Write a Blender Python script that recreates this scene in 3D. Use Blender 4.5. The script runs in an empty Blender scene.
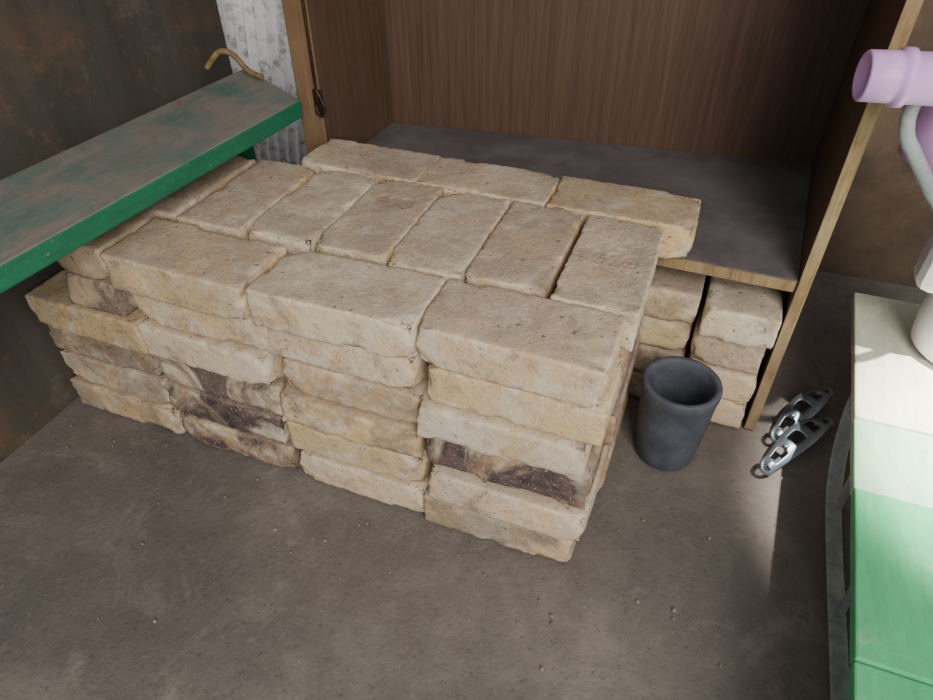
import bpy, bmesh, math, random
import numpy as np
from mathutils import Vector, noise, Euler, Matrix
random.seed(11)
COL=bpy.context.collection
# ---------------- helpers ----------------
def srgb(r,g,b):
    f=lambda c:(c/255/12.92) if c/255<=.04045 else ((c/255+.055)/1.055)**2.4
    return (f(r),f(g),f(b),1)
class M:
    def __init__(s,name,rough=.9):
        s.m=bpy.data.materials.new(name);s.m.use_nodes=True;s.t=s.m.node_tree;s.n=s.t.nodes;s.l=s.t.links
        s.b=s.n["Principled BSDF"];s.b.inputs["Roughness"].default_value=rough
        s.b.inputs["Specular IOR Level"].default_value=.25
    def obj(s):
        n=s.n.new("ShaderNodeTexCoord");return n.outputs["Object"]
    def mapping(s,v,sc=(1,1,1),rot=(0,0,0)):
        n=s.n.new("ShaderNodeMapping");n.inputs["Scale"].default_value=sc;n.inputs["Rotation"].default_value=rot;s.l.new(v,n.inputs[0]);return n.outputs[0]
    def attr(s,a,o="Color"):
        n=s.n.new("ShaderNodeAttribute");n.attribute_name=a;return n.outputs[o]
    def noise(s,v,sc,det=6,rough=.6,dist=0):
        n=s.n.new("ShaderNodeTexNoise");n.inputs["Scale"].default_value=sc;n.inputs["Detail"].default_value=det
        n.inputs["Roughness"].default_value=rough;n.inputs["Distortion"].default_value=dist;s.l.new(v,n.inputs["Vector"]);return n.outputs["Fac"]
    def ramp(s,v,a,b,ca=0,cb=1):
        n=s.n.new("ShaderNodeMapRange");n.inputs[1].default_value=a;n.inputs[2].default_value=b;n.inputs[3].default_value=ca;n.inputs[4].default_value=cb
        s.l.new(v,n.inputs[0]);return n.outputs[0]
    def math(s,op,a,b=None,clamp=False):
        n=s.n.new("ShaderNodeMath");n.operation=op;n.use_clamp=clamp
        for i,x in enumerate((a,b)):
            if x is None: continue
            if isinstance(x,(int,float)): n.inputs[i].default_value=x
            else: s.l.new(x,n.inputs[i])
        return n.outputs[0]
    def mix(s,f,a,b,mode="MIX"):
        n=s.n.new("ShaderNodeMix");n.data_type="RGBA";n.blend_type=mode
        for i,x in ((0,f),(6,a),(7,b)):
            if isinstance(x,(int,float)): n.inputs[i].default_value=x
            elif isinstance(x,tuple): n.inputs[i].default_value=x
            else: s.l.new(x,n.inputs[i])
        return n.outputs[2]
    def normz(s):
        n=s.n.new("ShaderNodeNewGeometry");x=s.n.new("ShaderNodeSeparateXYZ");s.l.new(n.outputs["Normal"],x.inputs[0]);return x.outputs[2]
    def color(s,c):
        if isinstance(c,tuple): s.b.inputs["Base Color"].default_value=c
        else: s.l.new(c,s.b.inputs["Base Color"])
    def bump(s,h,st=.3,d=.002):
        n=s.n.new("ShaderNodeBump");n.inputs["Strength"].default_value=st;n.inputs["Distance"].default_value=d
        s.l.new(h,n.inputs["Height"]);s.l.new(n.outputs[0],s.b.inputs["Normal"])
def link_mesh(name,verts,faces,mat=None,parent=None,smooth=False):
    me=bpy.data.meshes.new(name);me.from_pydata([tuple(v) for v in verts],[],faces);me.update()
    if smooth:
        for p in me.polygons:p.use_smooth=True
    o=bpy.data.objects.new(name,me);COL.objects.link(o)
    if mat: me.materials.append(mat)
    if parent: o.parent=parent
    return o
def empty(name,loc=(0,0,0)):
    o=bpy.data.objects.new(name,None);COL.objects.link(o);o.location=loc;return o
def bevel(o,w,seg=2):
    m=o.modifiers.new("bv","BEVEL");m.width=w;m.segments=seg;m.limit_method='ANGLE'
    return o
def prism(name,poly,z0,z1,mat,parent=None,bw=.0015):
    n=len(poly);v=[(x,y,z0) for x,y in poly]+[(x,y,z1) for x,y in poly]
    f=[tuple(range(n))[::-1],tuple(range(n,2*n))]+[(i,(i+1)%n,n+(i+1)%n,n+i) for i in range(n)]
    o=link_mesh(name,v,f,mat,parent)
    if bw: bevel(o,bw)
    return o
def box(name,a,b,mat,parent=None,bw=.0015):
    return prism(name,[(a[0],a[1]),(b[0],a[1]),(b[0],b[1]),(a[0],b[1])],a[2],b[2],mat,parent,bw)
def lathe(name,prof,seg,mat,parent=None,loc=(0,0,0),rot=(0,0,0)):
    v=[];f=[];n=len(prof)
    for i in range(seg):
        a=2*math.pi*i/seg
        for r,z in prof:v.append((r*math.cos(a),r*math.sin(a),z))
    for i in range(seg):
        j=(i+1)%seg
        for k in range(n-1): f.append((i*n+k,j*n+k,j*n+k+1,i*n+k+1))
    f.append(tuple(i*n for i in range(seg))[::-1]) 
    f.append(tuple(i*n+n-1 for i in range(seg)))
    o=link_mesh(name,v,f,mat,parent,True);o.location=loc;o.rotation_euler=rot
    return o
def tube(name,pts,r,mat,parent=None,cyc=False):
    c=bpy.data.curves.new(name,"CURVE");c.dimensions='3D';c.bevel_depth=r;c.bevel_resolution=4;c.use_fill_caps=True
    s=c.splines.new("NURBS");s.points.add(len(pts)-1)
    for p,q in zip(s.points,pts):p.co=(*q,1)
    s.use_endpoint_u=True;s.order_u=3;s.use_cyclic_u=cyc;s.resolution_u=8
    o=bpy.data.objects.new(name,c);COL.objects.link(o);c.materials.append(mat)
    if parent:o.parent=parent
    return o
# ---------------- materials ----------------
def mat_brick():
    m=M("old_brick",.95);L=m.attr("loc","Vector");base=m.attr("bcol","Color");fl=m.attr("flags","Color")
    sp=m.n.new("ShaderNodeSeparateColor");m.l.new(fl,sp.inputs[0]);burn,mark,dusty=sp.outputs[0],sp.outputs[1],sp.outputs[2]
    n1=m.noise(L,9,5,.6,.6);n2=m.noise(L,38,7,.7,.3);n3=m.noise(L,220,4,.6)
    c=m.mix(m.ramp(n1,.38,.62),base,m.mix(.55,base,srgb(218,182,126)))
    c=m.mix(m.ramp(m.noise(L,14,5,.65,1.0),.48,.60,0,.8),c,srgb(230,216,194))
    c=m.mix(m.ramp(m.noise(L,19,6,.7,.5),.54,.66,0,.65),c,srgb(158,130,110))
    c=m.mix(m.ramp(m.noise(L,11,5,.7,.9),.60,.70,0,.5),c,srgb(188,134,98))
    c=m.mix(m.ramp(m.noise(L,6.5,6,.7,.6),.56,.68,0,.5),c,srgb(122,108,98))
    bm=m.math("MULTIPLY",m.ramp(m.noise(L,8,5,.6,1.2),.40,.54),burn)
    c=m.mix(bm,c,m.mix(m.ramp(n2,.35,.65),srgb(62,56,58),srgb(118,100,95)))
    up=m.math("MULTIPLY",m.ramp(m.normz(),.6,.92),m.ramp(m.noise(L,12,6,.7,.4),.32,.62,.15,.8))
    up=m.math("MULTIPLY",up,dusty)
    c=m.mix(up,c,m.mix(n2,srgb(148,128,112),srgb(194,175,156)))
    c=m.mix(m.ramp(n2,.30,.72,.0,.45),c,m.mix(.5,c,srgb(98,82,71)))
    c=m.mix(m.ramp(n3,.60,.74,0,.6),c,srgb(238,228,212))
    c=m.mix(m.ramp(n3,.40,.27,0,.6),c,srgb(86,71,62))
    pit=m.noise(L,85,3,.6,0);c=m.mix(m.ramp(pit,.34,.26,0,.7),c,srgb(96,78,66))
    c=m.mix(m.math("MULTIPLY",mark,.4),c,srgb(128,98,78))
    m.color(c)
    h=m.math("ADD",m.math("ADD",m.math("MULTIPLY",n2,.7),m.math("MULTIPLY",n3,.45)),m.ramp(pit,.36,.26,0,-.5));m.bump(h,.85,.004)
    return m.m
def mat_floor():
    m=M("dusty_floor",.95);v=m.obj()
    a=m.noise(v,2.2,6,.6,.4);b=m.noise(v,14,8,.7,.2);d=m.noise(v,120,5,.7)
    c=m.mix(m.ramp(a,.35,.65),srgb(103,96,90),srgb(134,126,118))
    c=m.mix(m.ramp(b,.35,.7,0,.6),c,srgb(90,83,78))
    c=m.mix(m.ramp(b,.58,.75,0,.5),c,srgb(150,141,131))
    c=m.mix(m.ramp(m.noise(v,5,7,.75,1.),.54,.70,0,.5),c,srgb(150,141,131))
    c=m.mix(m.ramp(d,.62,.75,0,.5),c,srgb(166,156,142))
    c=m.mix(m.ramp(d,.42,.28,0,.6),c,srgb(60,55,51))
    m.color(c);m.bump(m.math("ADD",m.math("MULTIPLY",b,1.),m.math("MULTIPLY",d,.4)),.75,.006);return m.m
def mat_wood(name,c1,c2,axis_sc,rough=.55,dust=0.0,dustc=(120,108,96),wave=.10):
    m=M(name,rough);v=m.obj()
    g=m.noise(m.mapping(v,axis_sc),3,8,.65,.8);g2=m.noise(m.mapping(v,tuple(s*3.3 for s in axis_sc)),3,6,.7,.2)
    w=m.n.new("ShaderNodeTexWave");w.wave_type='BANDS';w.bands_direction='X';w.inputs["Scale"].default_value=14;w.inputs["Distortion"].default_value=9;w.inputs["Detail"].default_value=4;w.inputs["Detail Scale"].default_value=1.4
    m.l.new(m.mapping(v,(1,1,.14)),w.inputs["Vector"])
    f=m.math("ADD",m.math("MULTIPLY",g,.4),m.math("MULTIPLY",g2,.6))
    c=m.mix(m.ramp(f,.34,.66),srgb(*c1),srgb(*c2))
    c=m.mix(m.ramp(w.outputs["Fac"],.6,.95,0,wave),c,srgb(*[int(x*.6) for x in c1]))
    if dust:
        c=m.mix(m.ramp(m.noise(v,8,6,.7),.4,.7,0,dust),c,srgb(*dustc))
    m.color(c);m.bump(g2,.15,.001);return m.m
def mat_greenboard(name,green,dirt,dirtamt,lo=.42,hi=.6,rough=.6,rust=.7):
    m=M(name,rough);v=m.obj()
    n=m.noise(v,7,8,.7,.5);n2=m.noise(m.mapping(v,(2,.35,2)),26,6,.7);n3=m.noise(v,140,4,.7)
    g=m.mix(m.ramp(n2,.3,.7),srgb(*green),srgb(*[int(x*.85) for x in green]))
    up=m.ramp(m.normz(),.5,.9,.15,1)
    c=m.mix(m.math("MULTIPLY",m.math("MULTIPLY",m.ramp(n,lo,hi),dirtamt),up),g,m.mix(n2,srgb(*dirt),srgb(*[int(x*.75) for x in dirt])))
    if rust: c=m.mix(m.math("MULTIPLY",m.ramp(m.noise(v,11,5,.7,1.),.60,.72,0,rust),up),c,srgb(130,84,58))
    c=m.mix(m.ramp(n3,.62,.74,0,.5),c,srgb(170,165,150))
    m.color(c);m.bump(m.math("ADD",n,n3),.35,.002);return m.m
def mat_rust(name,base,rust,lo=.48,hi=.66):
    m=M(name,.7);v=m.obj();n=m.noise(v,4,8,.72,.8);n2=m.noise(v,30,8,.75,.3);n3=m.noise(m.mapping(v,(1,1,.15)),12,5,.6)
    c=m.mix(m.ramp(n3,.3,.7),srgb(*base),srgb(*[int(x*.78) for x in base]))
    c=m.mix(m.ramp(n,lo,hi,0,.75),c,srgb(*rust));c=m.mix(m.ramp(n2,.57,.70,0,.6),c,srgb(134,98,72))
    c=m.mix(m.ramp(m.noise(v,9,6,.7),.58,.72,0,.4),c,srgb(120,116,104))
    m.color(c);m.bump(n2,.4,.003);return m.m
def mat_plain(name,c1,c2,sc=20,rough=.5,metal=0.,lo=.4,hi=.65,bst=.1):
    m=M(name,rough);v=m.obj();n=m.noise(v,sc,6,.65,.3)
    m.color(m.mix(m.ramp(n,lo,hi),srgb(*c1),srgb(*c2)));m.b.inputs["Metallic"].default_value=metal
    m.bump(n,bst,.002);return m.m
BR=mat_brick();FL=mat_floor()
WB=mat_wood("wood_veneer_dark",(80,60,50),(106,83,69),(22,22,.5),.5)
WI=mat_wood("wood_veneer_side",(80,60,48),(104,82,66),(22,22,.5),.5,.3,(104,90,77))
WE=mat_wood("wood_board_edge",(112,90,64),(170,142,104),(30,30,3),.7,.5,(190,172,138))
WE2=mat_wood("wood_frame_front",(104,80,56),(136,108,78),(18,18,1),.6,.5,(146,126,100))
SH=mat_plain("dusty_shelf",(94,88,89),(118,111,111),6,.8)
BT=mat_greenboard("worn_green_paint",(84,124,114),(154,142,130),.95,.34,.58)
BE=mat_greenboard("green_paint_edge",(38,122,88),(90,90,70),.4,.5,.7,.45)
WL=mat_rust("rusty_sheet",(88,84,76),(106,84,64))
WK=mat_plain("back_wall_plaster",(92,78,66),(120,102,84),5,.9)
WH=mat_plain("white_sheet",(248,248,248),(176,170,162),30,.8,0,.5,.66,.4)
# ---------------- bricks ----------------
def sst(x,a,b):
    t=max(0,min(1,(x-a)/(b-a)));return t*t*(3-2*t)
class Bricks:
    def __init__(s): s.v=[];s.f=[];s.loc=[];s.col=[];s.fl=[];s.nv=0
    def add(s,c,size,rot=(0,0,0),col=(196,176,140),burn=0.,cell=.009,seed=None,marks=None,dusty=1.,chip=1.):
        sd=seed if seed is not None else random.random()*1000
        N=[max(3,int(round(d/cell))) for d in size];idx={};P=[]
        def vid(i,j,k):
            t=(i,j,k)
            if t not in idx: idx[t]=len(P);P.append((i/N[0]-.5,j/N[1]-.5,k/N[2]-.5))
            return idx[t]
        F=[]
        nx,ny,nz=N
        for i in range(nx):
            for j in range(ny):
                F.append((vid(i,j,0),vid(i,j+1,0),vid(i+1,j+1,0),vid(i+1,j,0)));F.append((vid(i,j,nz),vid(i+1,j,nz),vid(i+1,j+1,nz),vid(i,j+1,nz)))
        for i in range(nx):
            for k in range(nz):
                F.append((vid(i,0,k),vid(i+1,0,k),vid(i+1,0,k+1),vid(i,0,k+1)));F.append((vid(i,ny,k),vid(i,ny,k+1),vid(i+1,ny,k+1),vid(i+1,ny,k)))
        for j in range(ny):
            for k in range(nz):
                F.append((vid(0,j,k),vid(0,j,k+1),vid(0,j+1,k+1),vid(0,j+1,k)));F.append((vid(nx,j,k),vid(nx,j+1,k),vid(nx,j+1,k+1),vid(nx,j,k+1)))
        P=np.array(P)*np.array(size);h=np.array(size)/2
        r=.0032
        inner=np.clip(P,-(h-r),h-r);d=P-inner;ln=np.linalg.norm(d,axis=1,keepdims=True);ln[ln==0]=1
        nrm=d/ln;P=inner+nrm*r
        q=np.sort(h-np.abs(P),axis=1)
        e=np.clip(1-q[:,1]/.011,0,1); cor=np.clip(1-(q[:,1]+q[:,2])/.040,0,1)
        R=Euler(rot).to_matrix();mk=np.zeros(len(P))
        if marks is not None:
            ox,oy,segs=marks
            top=P[:,2]>h[2]-.003
            for (x1,y1,x2,y2) in segs:
                A=np.array([x1+ox,y1+oy]);B=np.array([x2+ox,y2+oy]);ab=B-A;t=np.clip(((P[:,:2]-A)@ab)/(ab@ab+1e-12),0,1)
                dd=np.linalg.norm(P[:,:2]-(A+t[:,None]*ab),axis=1);mk=np.maximum(mk,np.clip(1-dd/.0034,0,1)*top)
        g0=random.gauss(0,8);g1=random.gauss(0,3)
        base=srgb(*[max(0,min(255,c0+g0+dx)) for c0,dx in zip(col,(g1,0,-g1))])
        for p,n,ee,cc,m_ in zip(P,nrm,e,cor,mk):
            v=Vector(p);o=Vector((sd,sd*.7,sd*.3))
            w=noise.noise(v*8+o)*.0010+noise.noise(v*34+o)*.0004+noise.noise(v*120+o)*.0007
            ch=sst(noise.noise(v*19+o*1.3),.22,.36)*.0050*ee*chip+max(0,noise.noise(v*85+o*2))*.0042*ee*chip+cc*sst(noise.noise(v*12+o*.5),0,.2)*.011*chip
            v2=v+Vector(n)*(w-ch-m_*.003)
            g=R@v2+Vector(c);s.v.append(g);s.loc.append((v.x+sd,v.y+sd*.37,v.z+sd*.11));s.col.append(base);s.fl.append((burn,m_,dusty,1))
        s.f+=[tuple(a+s.nv for a in f) for f in F];s.nv+=len(P)
    def build(s,name):
        o=link_mesh(name,s.v,s.f,BR,None,True);me=o.data
        a=me.attributes.new("loc","FLOAT_VECTOR","POINT");a.data.foreach_set("vector",np.array(s.loc,np.float32).ravel())
        a=me.attributes.new("bcol","FLOAT_COLOR","POINT");a.data.foreach_set("color",np.array(s.col,np.float32).ravel())
        a=me.attributes.new("flags","FLOAT_COLOR","POINT");a.data.foreach_set("color",np.array(s.fl,np.float32).ravel())
        return o
def arc(cx,cy,r,a0,a1,n=10,ry=None):
    ry=ry or r;pp=[(cx+r*math.cos(math.radians(a0+(a1-a0)*i/n)),cy+ry*math.sin(math.radians(a0+(a1-a0)*i/n))) for i in range(n+1)]
    return [(pp[i][0],pp[i][1],pp[i+1][0],pp[i+1][1]) for i in range(n)]
stamp=[]
for cx in (-.023,0,.023):
    stamp+=arc(cx,0,.0095,0,360,14,.016)
    for k in range(3):
        a=k*math.pi/3+cx*40;stamp.append((cx+.008*math.cos(a),.013*math.sin(a),cx-.008*math.cos(a),-.013*math.sin(a)))
LH=.0678;PX=.2553
cream=(228,211,182);tan=(210,188,157);grey=(184,169,152);yel=(224,200,156);pink=(216,184,158);brn=(176,147,122)
B=Bricks()
J=lambda a:random.uniform(-a,a)
cols={
'D':[(cream,.5),(cream,.15),(grey,1.),(cream,0),(yel,0),(tan,0)],
'C':[(cream,0),(yel,.1),(yel,.5),(tan,.25),(cream,0),(cream,0)],
'B':[(brn,1.),(grey,1.),(cream,.9),(cream,.05),(cream,0),(yel,.2)],
'A':[(tan,.4),(cream,.4),(grey,.5),(yel,.1),(tan,.8),(tan,.3)]}
xo={'A':[.0,.0,-.008,.0,0,0],'B':[.003,-.008,.0,-.008,.0,-.016],'C':[.006,.0,-.006,.006,-.006,-.006],'D':[-.002,.008,.004,-.004,.012,.0]}
yo={'A':[-.006,0,.004,-.008,0,0],'B':[-.008,-.004,.004,-.006,.006,-.008],'C':[-.010,-.003,-.008,.004,.006,-.006],'D':[-.018,-.020,-.006,-.014,-.002,-.002]}
for ci,cn in enumerate("ABCD"):
    xc=-PX*(3-ci)-PX/2
    for k in range(6):
        cc,bn=cols[cn][k]
        if cn=='A' and k>=4:
            B.add((-.855+J(.004),.125+J(.004),k*LH+LH/2),(.12,.25,.065),(0,0,J(.02)),cc,bn,.007,dusty=.8);continue
        sx=.259 if k==5 else .252
        B.add((xc+xo[cn][k]+J(.002),.0625+yo[cn][k],k*LH+LH/2),(sx+J(.002),.126 if k==5 else .122,.0662),(J(.006),J(.006),J(.018)),cc,bn,.0042,dusty=1. if k==5 else .6,chip=1.)
hx=.0126
hc=[(cream,0),(tan,0),(cream,0),(tan,0),(cream,0),(tan,0),(pink,.2),(tan,.2)]
for kx in range(8):
    xc=hx-.0638-kx*.1275
    for k in range(6):
        if k==5:
            mk=None
            if kx==0: mk=(.004,.0,stamp)
            if kx==3: mk=(.0,.045,stamp)
            if kx>=6: continue
            B.add((xc+J(.001)+(.006 if kx==0 else 0),.2565+J(.004),k*LH+LH/2+J(.001)),(.1245,.250,.0668),(J(.008),J(.008),J(.012)),hc[kx][0],hc[kx][1],.003 if mk else .0042,marks=mk,chip=.9)
        elif kx>=6 and k==4: 
            B.add((xc,.2565 if kx==6 else .26,k*LH+LH/2),(.12,.245,.065),(0,0,J(.01)),tan,.3,.012)
        else:
            vis=kx==0
            B.add((xc+(J(.008) if vis else 0),.2565,k*LH+LH/2),(.122,.248,.066),(0,0,J(.012)),random.choice([cream,yel,tan,brn]),random.choice([0,.4,.8]) if vis else 0,.006 if vis else .02)
B.add((-.822,.2565,5*LH+LH/2),(.12,.246,.0655),(0,0,.01),pink,.4,.007)
for xc,yc,rz,c_,bn in ((-.556,.450,-.02,cream,0),(-.312,.447,.0,cream,0),(-.062,.447,.01,yel,0)):
    B.add((xc,yc,5*LH+LH/2+.001),(.248,.122,.065),(0,0,rz),c_,bn,.0042)
B.build("brick_stack")
U=Bricks()
for k in range(4):
    U.add((.168+J(.004),.515+(-.012 if k==3 else J(.006)),k*LH+LH/2),(.123,.248,.066),(0,0,J(.02)),[cream,yel,grey,cream][k],.0,.006)
    U.add((.036+J(.004),.535+J(.006),k*LH+LH/2),(.121,.248,.066),(0,0,J(.02)),[tan,brn,yel,tan][k],.3,.008)
U.build("brick_pile")
# ---------------- floor and walls ----------------
def floor():
    n=120;x0,x1,y0,y1=-1.6,2.2,-1.6,1.3;v=[];f=[]
    for i in range(n+1):
        for j in range(n+1):
            x=x0+(x1-x0)*i/n;y=y0+(y1-y0)*j/n
            v.append((x,y,-.0035+noise.noise(Vector((x*3,y*3,1)))*.003))
    for i in range(n):
        for j in range(n):
            a=i*(n+1)+j;f.append((a,a+n+1,a+n+2,a+1))
    link_mesh("floor",v,f,FL,None,True)
floor()
box("wall_left",(-1.07,-1.5,-.01),(-1.045,.70,1.7),WL)
box("wall_back",(-1.6,1.05,-.01),(2.2,1.1,1.9),WK)
def corr():
    v=[];f=[];nx=220;h=1.2
    for i in range(nx+1):
        x=-1.5+.85*i/nx
        for zz in (0,h): v.append((x+zz*.14,.93+.014*abs(math.sin(x*math.pi/.034))-zz*.02,zz))
    for i in range(nx):f.append((2*i,2*i+2,2*i+3,2*i+1))
    o=link_mesh("corrugated_sheet",v,f,WH,None,True);m=o.modifiers.new("s","SOLIDIFY");m.thickness=.005
corr()
# ---------------- bench ----------------
be=empty("painted_bench")
o=prism("seat_plank",[(-.804,-1.1),(-.716,.485),(-.94,.62),(-1.02,-1.1)],.452,.487,BT,be,.004);o.data.materials.append(BE)
for p in o.data.polygons:
    if abs(p.normal.z)<.5:p.material_index=1
box("leg_1",(-.99,-1.02,0),(-.83,-.98,.452),BE,be,.003)
box("leg_2",(-.93,.43,0),(-.84,.47,.452),BE,be,.003)
tube("old_rope",[(-.985,.55,.500),(-.97,.56,.52),(-.955,.57,.535),(-.93,.58,.525),(-.90,.57,.500),(-.87,.56,.495),(-.85,.555,.495)],.006,mat_plain("rope_tan",(150,126,86),(110,90,60),60,.9))
# ---------------- cabinet ----------------
ca=empty("cabinet")
FLi,BLi,FRi,BRi=(-.690,.516),(-.676,.79),(.236,.398),(.262,.888);H=1.25;t=.022;OX=-.745
sl=prism("side_left",[FLi,BLi,(OX,.79),(OX,.516)],0,H,WI,ca)
sr=prism("side_right",[FRi,(FRi[0]+.019,FRi[1]),(BRi[0]+.019,BRi[1]),BRi],0,H,WI,ca)
for o,mt in ((sl,WE2),(sr,WE)):
    o.data.materials.append(mt)
    for p in o.data.polygons:
        if p.normal.y<-.9 or (p.normal.y>.9 and p.center.y<.6): p.material_index=1
prism("back_panel",[(OX,BLi[1]+.001),(BRi[0]+t,BRi[1]+.001),(BRi[0]+t,BRi[1]+.007),(OX,BLi[1]+.007)],0,H,WB,ca)
prism("shelf_board",[(-.690,.444),(-.1,.412),(FRi[0],FRi[1]+.006),BRi,BLi,(-.690,.516)],.317,.3375,SH,ca)
prism("shelf_edge_strip",[(-.687,.440),(-.1,.408),(FRi[0]-.003,FRi[1]+.002),(FRi[0]-.003,FRi[1]+.005),(-.1,.4115),(-.687,.4435)],.317,.3372,WE,ca,.0005)
prism("top_panel",[(OX,.516),(FRi[0]+t,FRi[1]),(BRi[0]+t,BRi[1]),(OX,.79)],H,H+.02,WI,ca)
DK=mat_plain("dark_iron",(50,42,38),(84,66,54),40,.5,.7)
tube("latch_rod",[(-.694,.510,1.2),(-.694,.510,.9),(-.694,.510,.6),(-.694,.510,.48)],.003,DK,ca)
tube("latch_hook",[(-.694,.510,.50),(-.684,.508,.485),(-.676,.506,.468),(-.682,.505,.452),(-.694,.505,.452),(-.698,.508,.470)],.003,DK,ca)
box("latch_plate",(-.704,.511,.450),(-.684,.516,.500),DK,ca)
# ---------------- pot ----------------
PT=mat_plain("grey_ceramic",(66,70,79),(92,95,102),18,.6,0,.35,.7,.3)
pp=[(.048,0),(.0505,.004),(.053,.03),(.058,.09),(.0610,.140),(.0625,.144),(.0635,.150),(.0635,.159),(.0620,.1625),(.0550,.1620),(.0520,.158),(.0505,.14),(.0470,.09),(.042,.025),(.036,.012),(.01,.010)]
lathe("ceramic_pot",[(r*1.05,z*1.08) for r,z in pp],56,PT,None,(.100,.287,0),(0,0,.3))
# ---------------- brackets ----------------
CH=M("galvanised_bracket",.42);CH.color(srgb(140,152,162));CH.b.inputs["Metallic"].default_value=.8;CH=CH.m
def bracket(name,p0,yaw):
    e=empty(name);L=.205;n=30
    v=[];f=[];W=8
    for i in range(n+1):
        u=i/n;x=u*L;w=.013+.013*math.sin(math.pi*min(1,u*1.1))
        z=.012+.036*math.sin(math.pi*(u*.95+.03))
        for j in range(W+1):
            y=(j/W-.5)*2*w
            v.append((x,y,z-abs(j/W-.5)**2*.05))
    for i in range(n):
        hole=(i%7 in(2,3,4,5))
        for j in range(W):
            if hole and j in(2,3,4,5): continue
            a=i*(W+1)+j;f.append((a,a+W+1,a+W+2,a+1))
    o=link_mesh("channel",v,f,CH,e,True);m=o.modifiers.new("s","SOLIDIFY");m.thickness=.003;m=o.modifiers.new("b","SUBSURF");m.levels=1;m.render_levels=1
    tube("spine",[(0,0,.006),(.04,.0,.006),(.10,0,.008),(.15,0,.006),(L,0,.006)],.004,CH,e)
    tube("front_hook",[(0,-.01,.006),(-.015,-.008,.012),(-.02,0,.022),(-.01,.008,.03),(.01,.008,.026)],.004,CH,e)
    lathe("rivet_1",[(.005,0),(.005,.006),(.003,.008)],16,CH,e,(.045,0,.034));lathe("rivet_2",[(.005,0),(.005,.006),(.003,.008)],16,CH,e,(.14,0,.034))
    e.location=p0;e.rotation_euler=(0,0,yaw);return e
bracket("metal_bracket",(.278,.300,.0),math.radians(57))
bracket("metal_bracket",(.292,.385,.0),math.radians(61))
# ---------------- sled ----------------
sd=empty("sled")
GS=mat_greenboard("sled_green_paint",(92,192,132),(206,218,182),.5,.5,.65,.45,0)
GM=mat_greenboard("sled_green_half_sunlit",(166,212,172),(224,226,200),.6,.45,.62,.45,0)  # same green paint, partly whitened: sun glare put into the colour
GY=mat_greenboard("sled_green_sunlit",(230,234,208),(236,234,220),.5,.5,.65,.45,0)  # green paint bleached almost white, overexposing sun painted into the colour
AL=mat_plain("galvanised_metal",(146,148,150),(172,174,174),40,.45,.35)
ys=[-.48,-.14,.12,.27,.46,.64]
ed=lambda y:.318+.054*(y+.46)
for i in range(5):
    z=.178+(.003 if i%2 else 0)
    prism("slat_%d"%(i+1),[(ed(ys[i]),ys[i]),(.66,ys[i]),(.66,ys[i+1]-.0008),(ed(ys[i+1]),ys[i+1]-.0008)],z,z+.020,[GS,GS,GM,GY,GY][i],sd,.003)  # slat colours carry the sun glare, whiter towards the far end
for nm,x in (("runner_left",.388),("runner_right",.625)):
    path=[(x,-.30,.10),(x,-.29,.05),(x,-.25,.015),(x,-.18,.004),(x,0,.004),(x,.15,.004),(x,.28,.008),(x,.35,.05),(x,.39,.12),(x,.39,.165)]
    pv=[];f=[]
    for (a,b,c_) in path: pv+=[(a-.014,b,c_),(a+.014,b,c_)]
    for i in range(len(path)-1): f.append((2*i,2*i+1,2*i+3,2*i+2))
    o=link_mesh(nm,pv,f,AL,sd,True);m=o.modifiers.new("s","SOLIDIFY");m.thickness=.004
    m=o.modifiers.new("b","SUBSURF");m.levels=2;m.render_levels=2
    for k,y in enumerate((-.15,.05,.24)):
        tube(nm+"_strut_%d"%k,[(x+.003,y,.006),(x+.003,y+.01,.08),(x+.003,y+.02,.17)],.006,AL,sd)
    tube(nm+"_rail",[(x,-.45,.166),(x,0,.166),(x,.58,.166)],.011,AL,sd)
# ---------------- vacuum cleaner on the sled ----------------
vc=empty("vacuum_cleaner")
LV=mat_plain("lavender_plastic",(222,176,228),(204,160,216),8,.35)
LP=mat_plain("sunlit_lavender_plastic",(226,220,232),(212,206,218),8,.4)  # lavender washed out to near white, sunlight painted into the base colour
HG=mat_plain("grey_hose",(166,170,172),(138,142,146),20,.5)
lathe("body",[(.08,0),(.095,.01),(.10,.06),(.098,.16),(.085,.22),(.06,.26),(.02,.275)],40,LP,vc,(.55,.50,.202))
lathe("upper_shell",[(.055,0),(.075,.012),(.078,.05),(.068,.10),(.045,.13),(.02,.135)],36,LV,vc,(.375,.42,.545))
box("column",(.40,.42,.34),(.50,.49,.56),LP,vc,.02)
lathe("nozzle",[(.020,.004),(.021,0),(.027,0),(.0285,.002),(.029,.03),(.029,.036),(.033,.038),(.033,.048),(.029,.050),(.029,.16),(.026,.18)],40,LV,vc,(.203,.300,.685),(0,math.radians(90),math.radians(10)))
tube("hose",[(.275,.312,.680),(.270,.33,.65),(.28,.335,.61),(.298,.335,.59),(.337,.335,.54),(.40,.34,.48),(.45,.38,.44),(.48,.43,.42)],.009,HG,vc)
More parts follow.
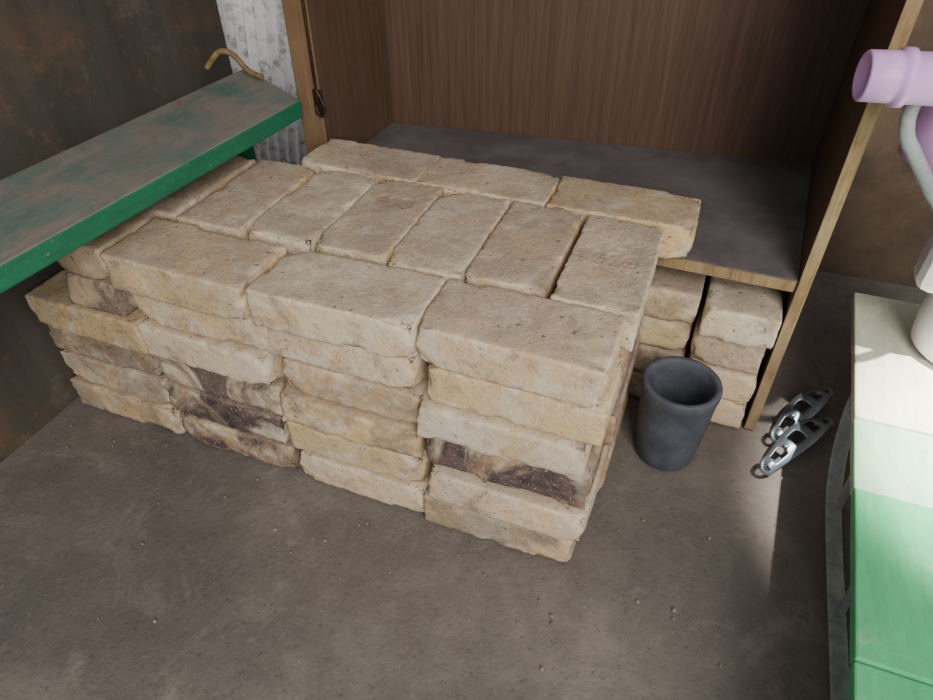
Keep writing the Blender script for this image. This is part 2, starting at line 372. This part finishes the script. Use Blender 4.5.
# ---------------- debris ----------------
DB=mat_plain("rubble",(160,146,126),(116,104,92),30,.95)
def debris():
    bm=bmesh.new();rnd=random.Random(3)
    for i in range(110):
        if i<30: x=rnd.uniform(-.1,.30);y=rnd.uniform(-.55,.25)
        elif i<80: x=rnd.uniform(-1.,.1);y=-abs(rnd.gauss(0,.07))-.024
        else: x=rnd.uniform(-1.,.3);y=rnd.uniform(-.6,-.02)
        if -1.03<x<.02 and y>-.024: continue
        if (x-.1)**2+(y-.287)**2<.006: continue
        r=rnd.choice([.001,.0012,.0015,.002,.0028]) if i%17 else .004
        m=Matrix.Translation((x,y,r*.3-.001))@Euler((rnd.random()*6,rnd.random()*6,rnd.random()*6)).to_matrix().to_4x4()@Matrix.Diagonal((r,r*rnd.uniform(.6,1),r*rnd.uniform(.4,.8),1))
        bmesh.ops.create_icosphere(bm,subdivisions=1,radius=1,matrix=m)
    me=bpy.data.meshes.new("d");bm.to_mesh(me);o=bpy.data.objects.new("rubble_crumbs",me);COL.objects.link(o);me.materials.append(DB)
debris()
# ---------------- camera ----------------
cd=bpy.data.cameras.new("camera");cam=bpy.data.objects.new("camera",cd);COL.objects.link(cam)
cam.location=(.0598,-.616,.94);cam.rotation_euler=(.8737,.0067,.368);cd.sensor_width=36;cd.lens=36*661.4/933;cd.clip_start=.01
bpy.context.scene.camera=cam
# ---------------- light ----------------
w=bpy.data.worlds.new("sky");bpy.context.scene.world=w;w.use_nodes=True;bg=w.node_tree.nodes["Background"];bg.inputs[0].default_value=(.90,.93,1,1);bg.inputs[1].default_value=.52
def aim(o,t): o.rotation_euler=(Vector(t)-o.location).to_track_quat('-Z','Y').to_euler()
l=bpy.data.lights.new("doorway_light","AREA");l.shape='RECTANGLE';l.size=1.2;l.size_y=1.6;l.energy=84;l.color=(1,.955,.90)
lo=bpy.data.objects.new("doorway_light",l);COL.objects.link(lo);lo.location=(1.1,-1.95,1.9);aim(lo,(-.3,.2,.2))
s=bpy.data.lights.new("sun_beam","SPOT");s.energy=3000;s.spot_size=math.radians(18);s.spot_blend=.9;s.shadow_soft_size=.03;s.color=(1,.96,.88)
so=bpy.data.objects.new("sun_beam",s);COL.objects.link(so);so.location=(1.0,-.1,2.7);aim(so,(.68,.26,.2))
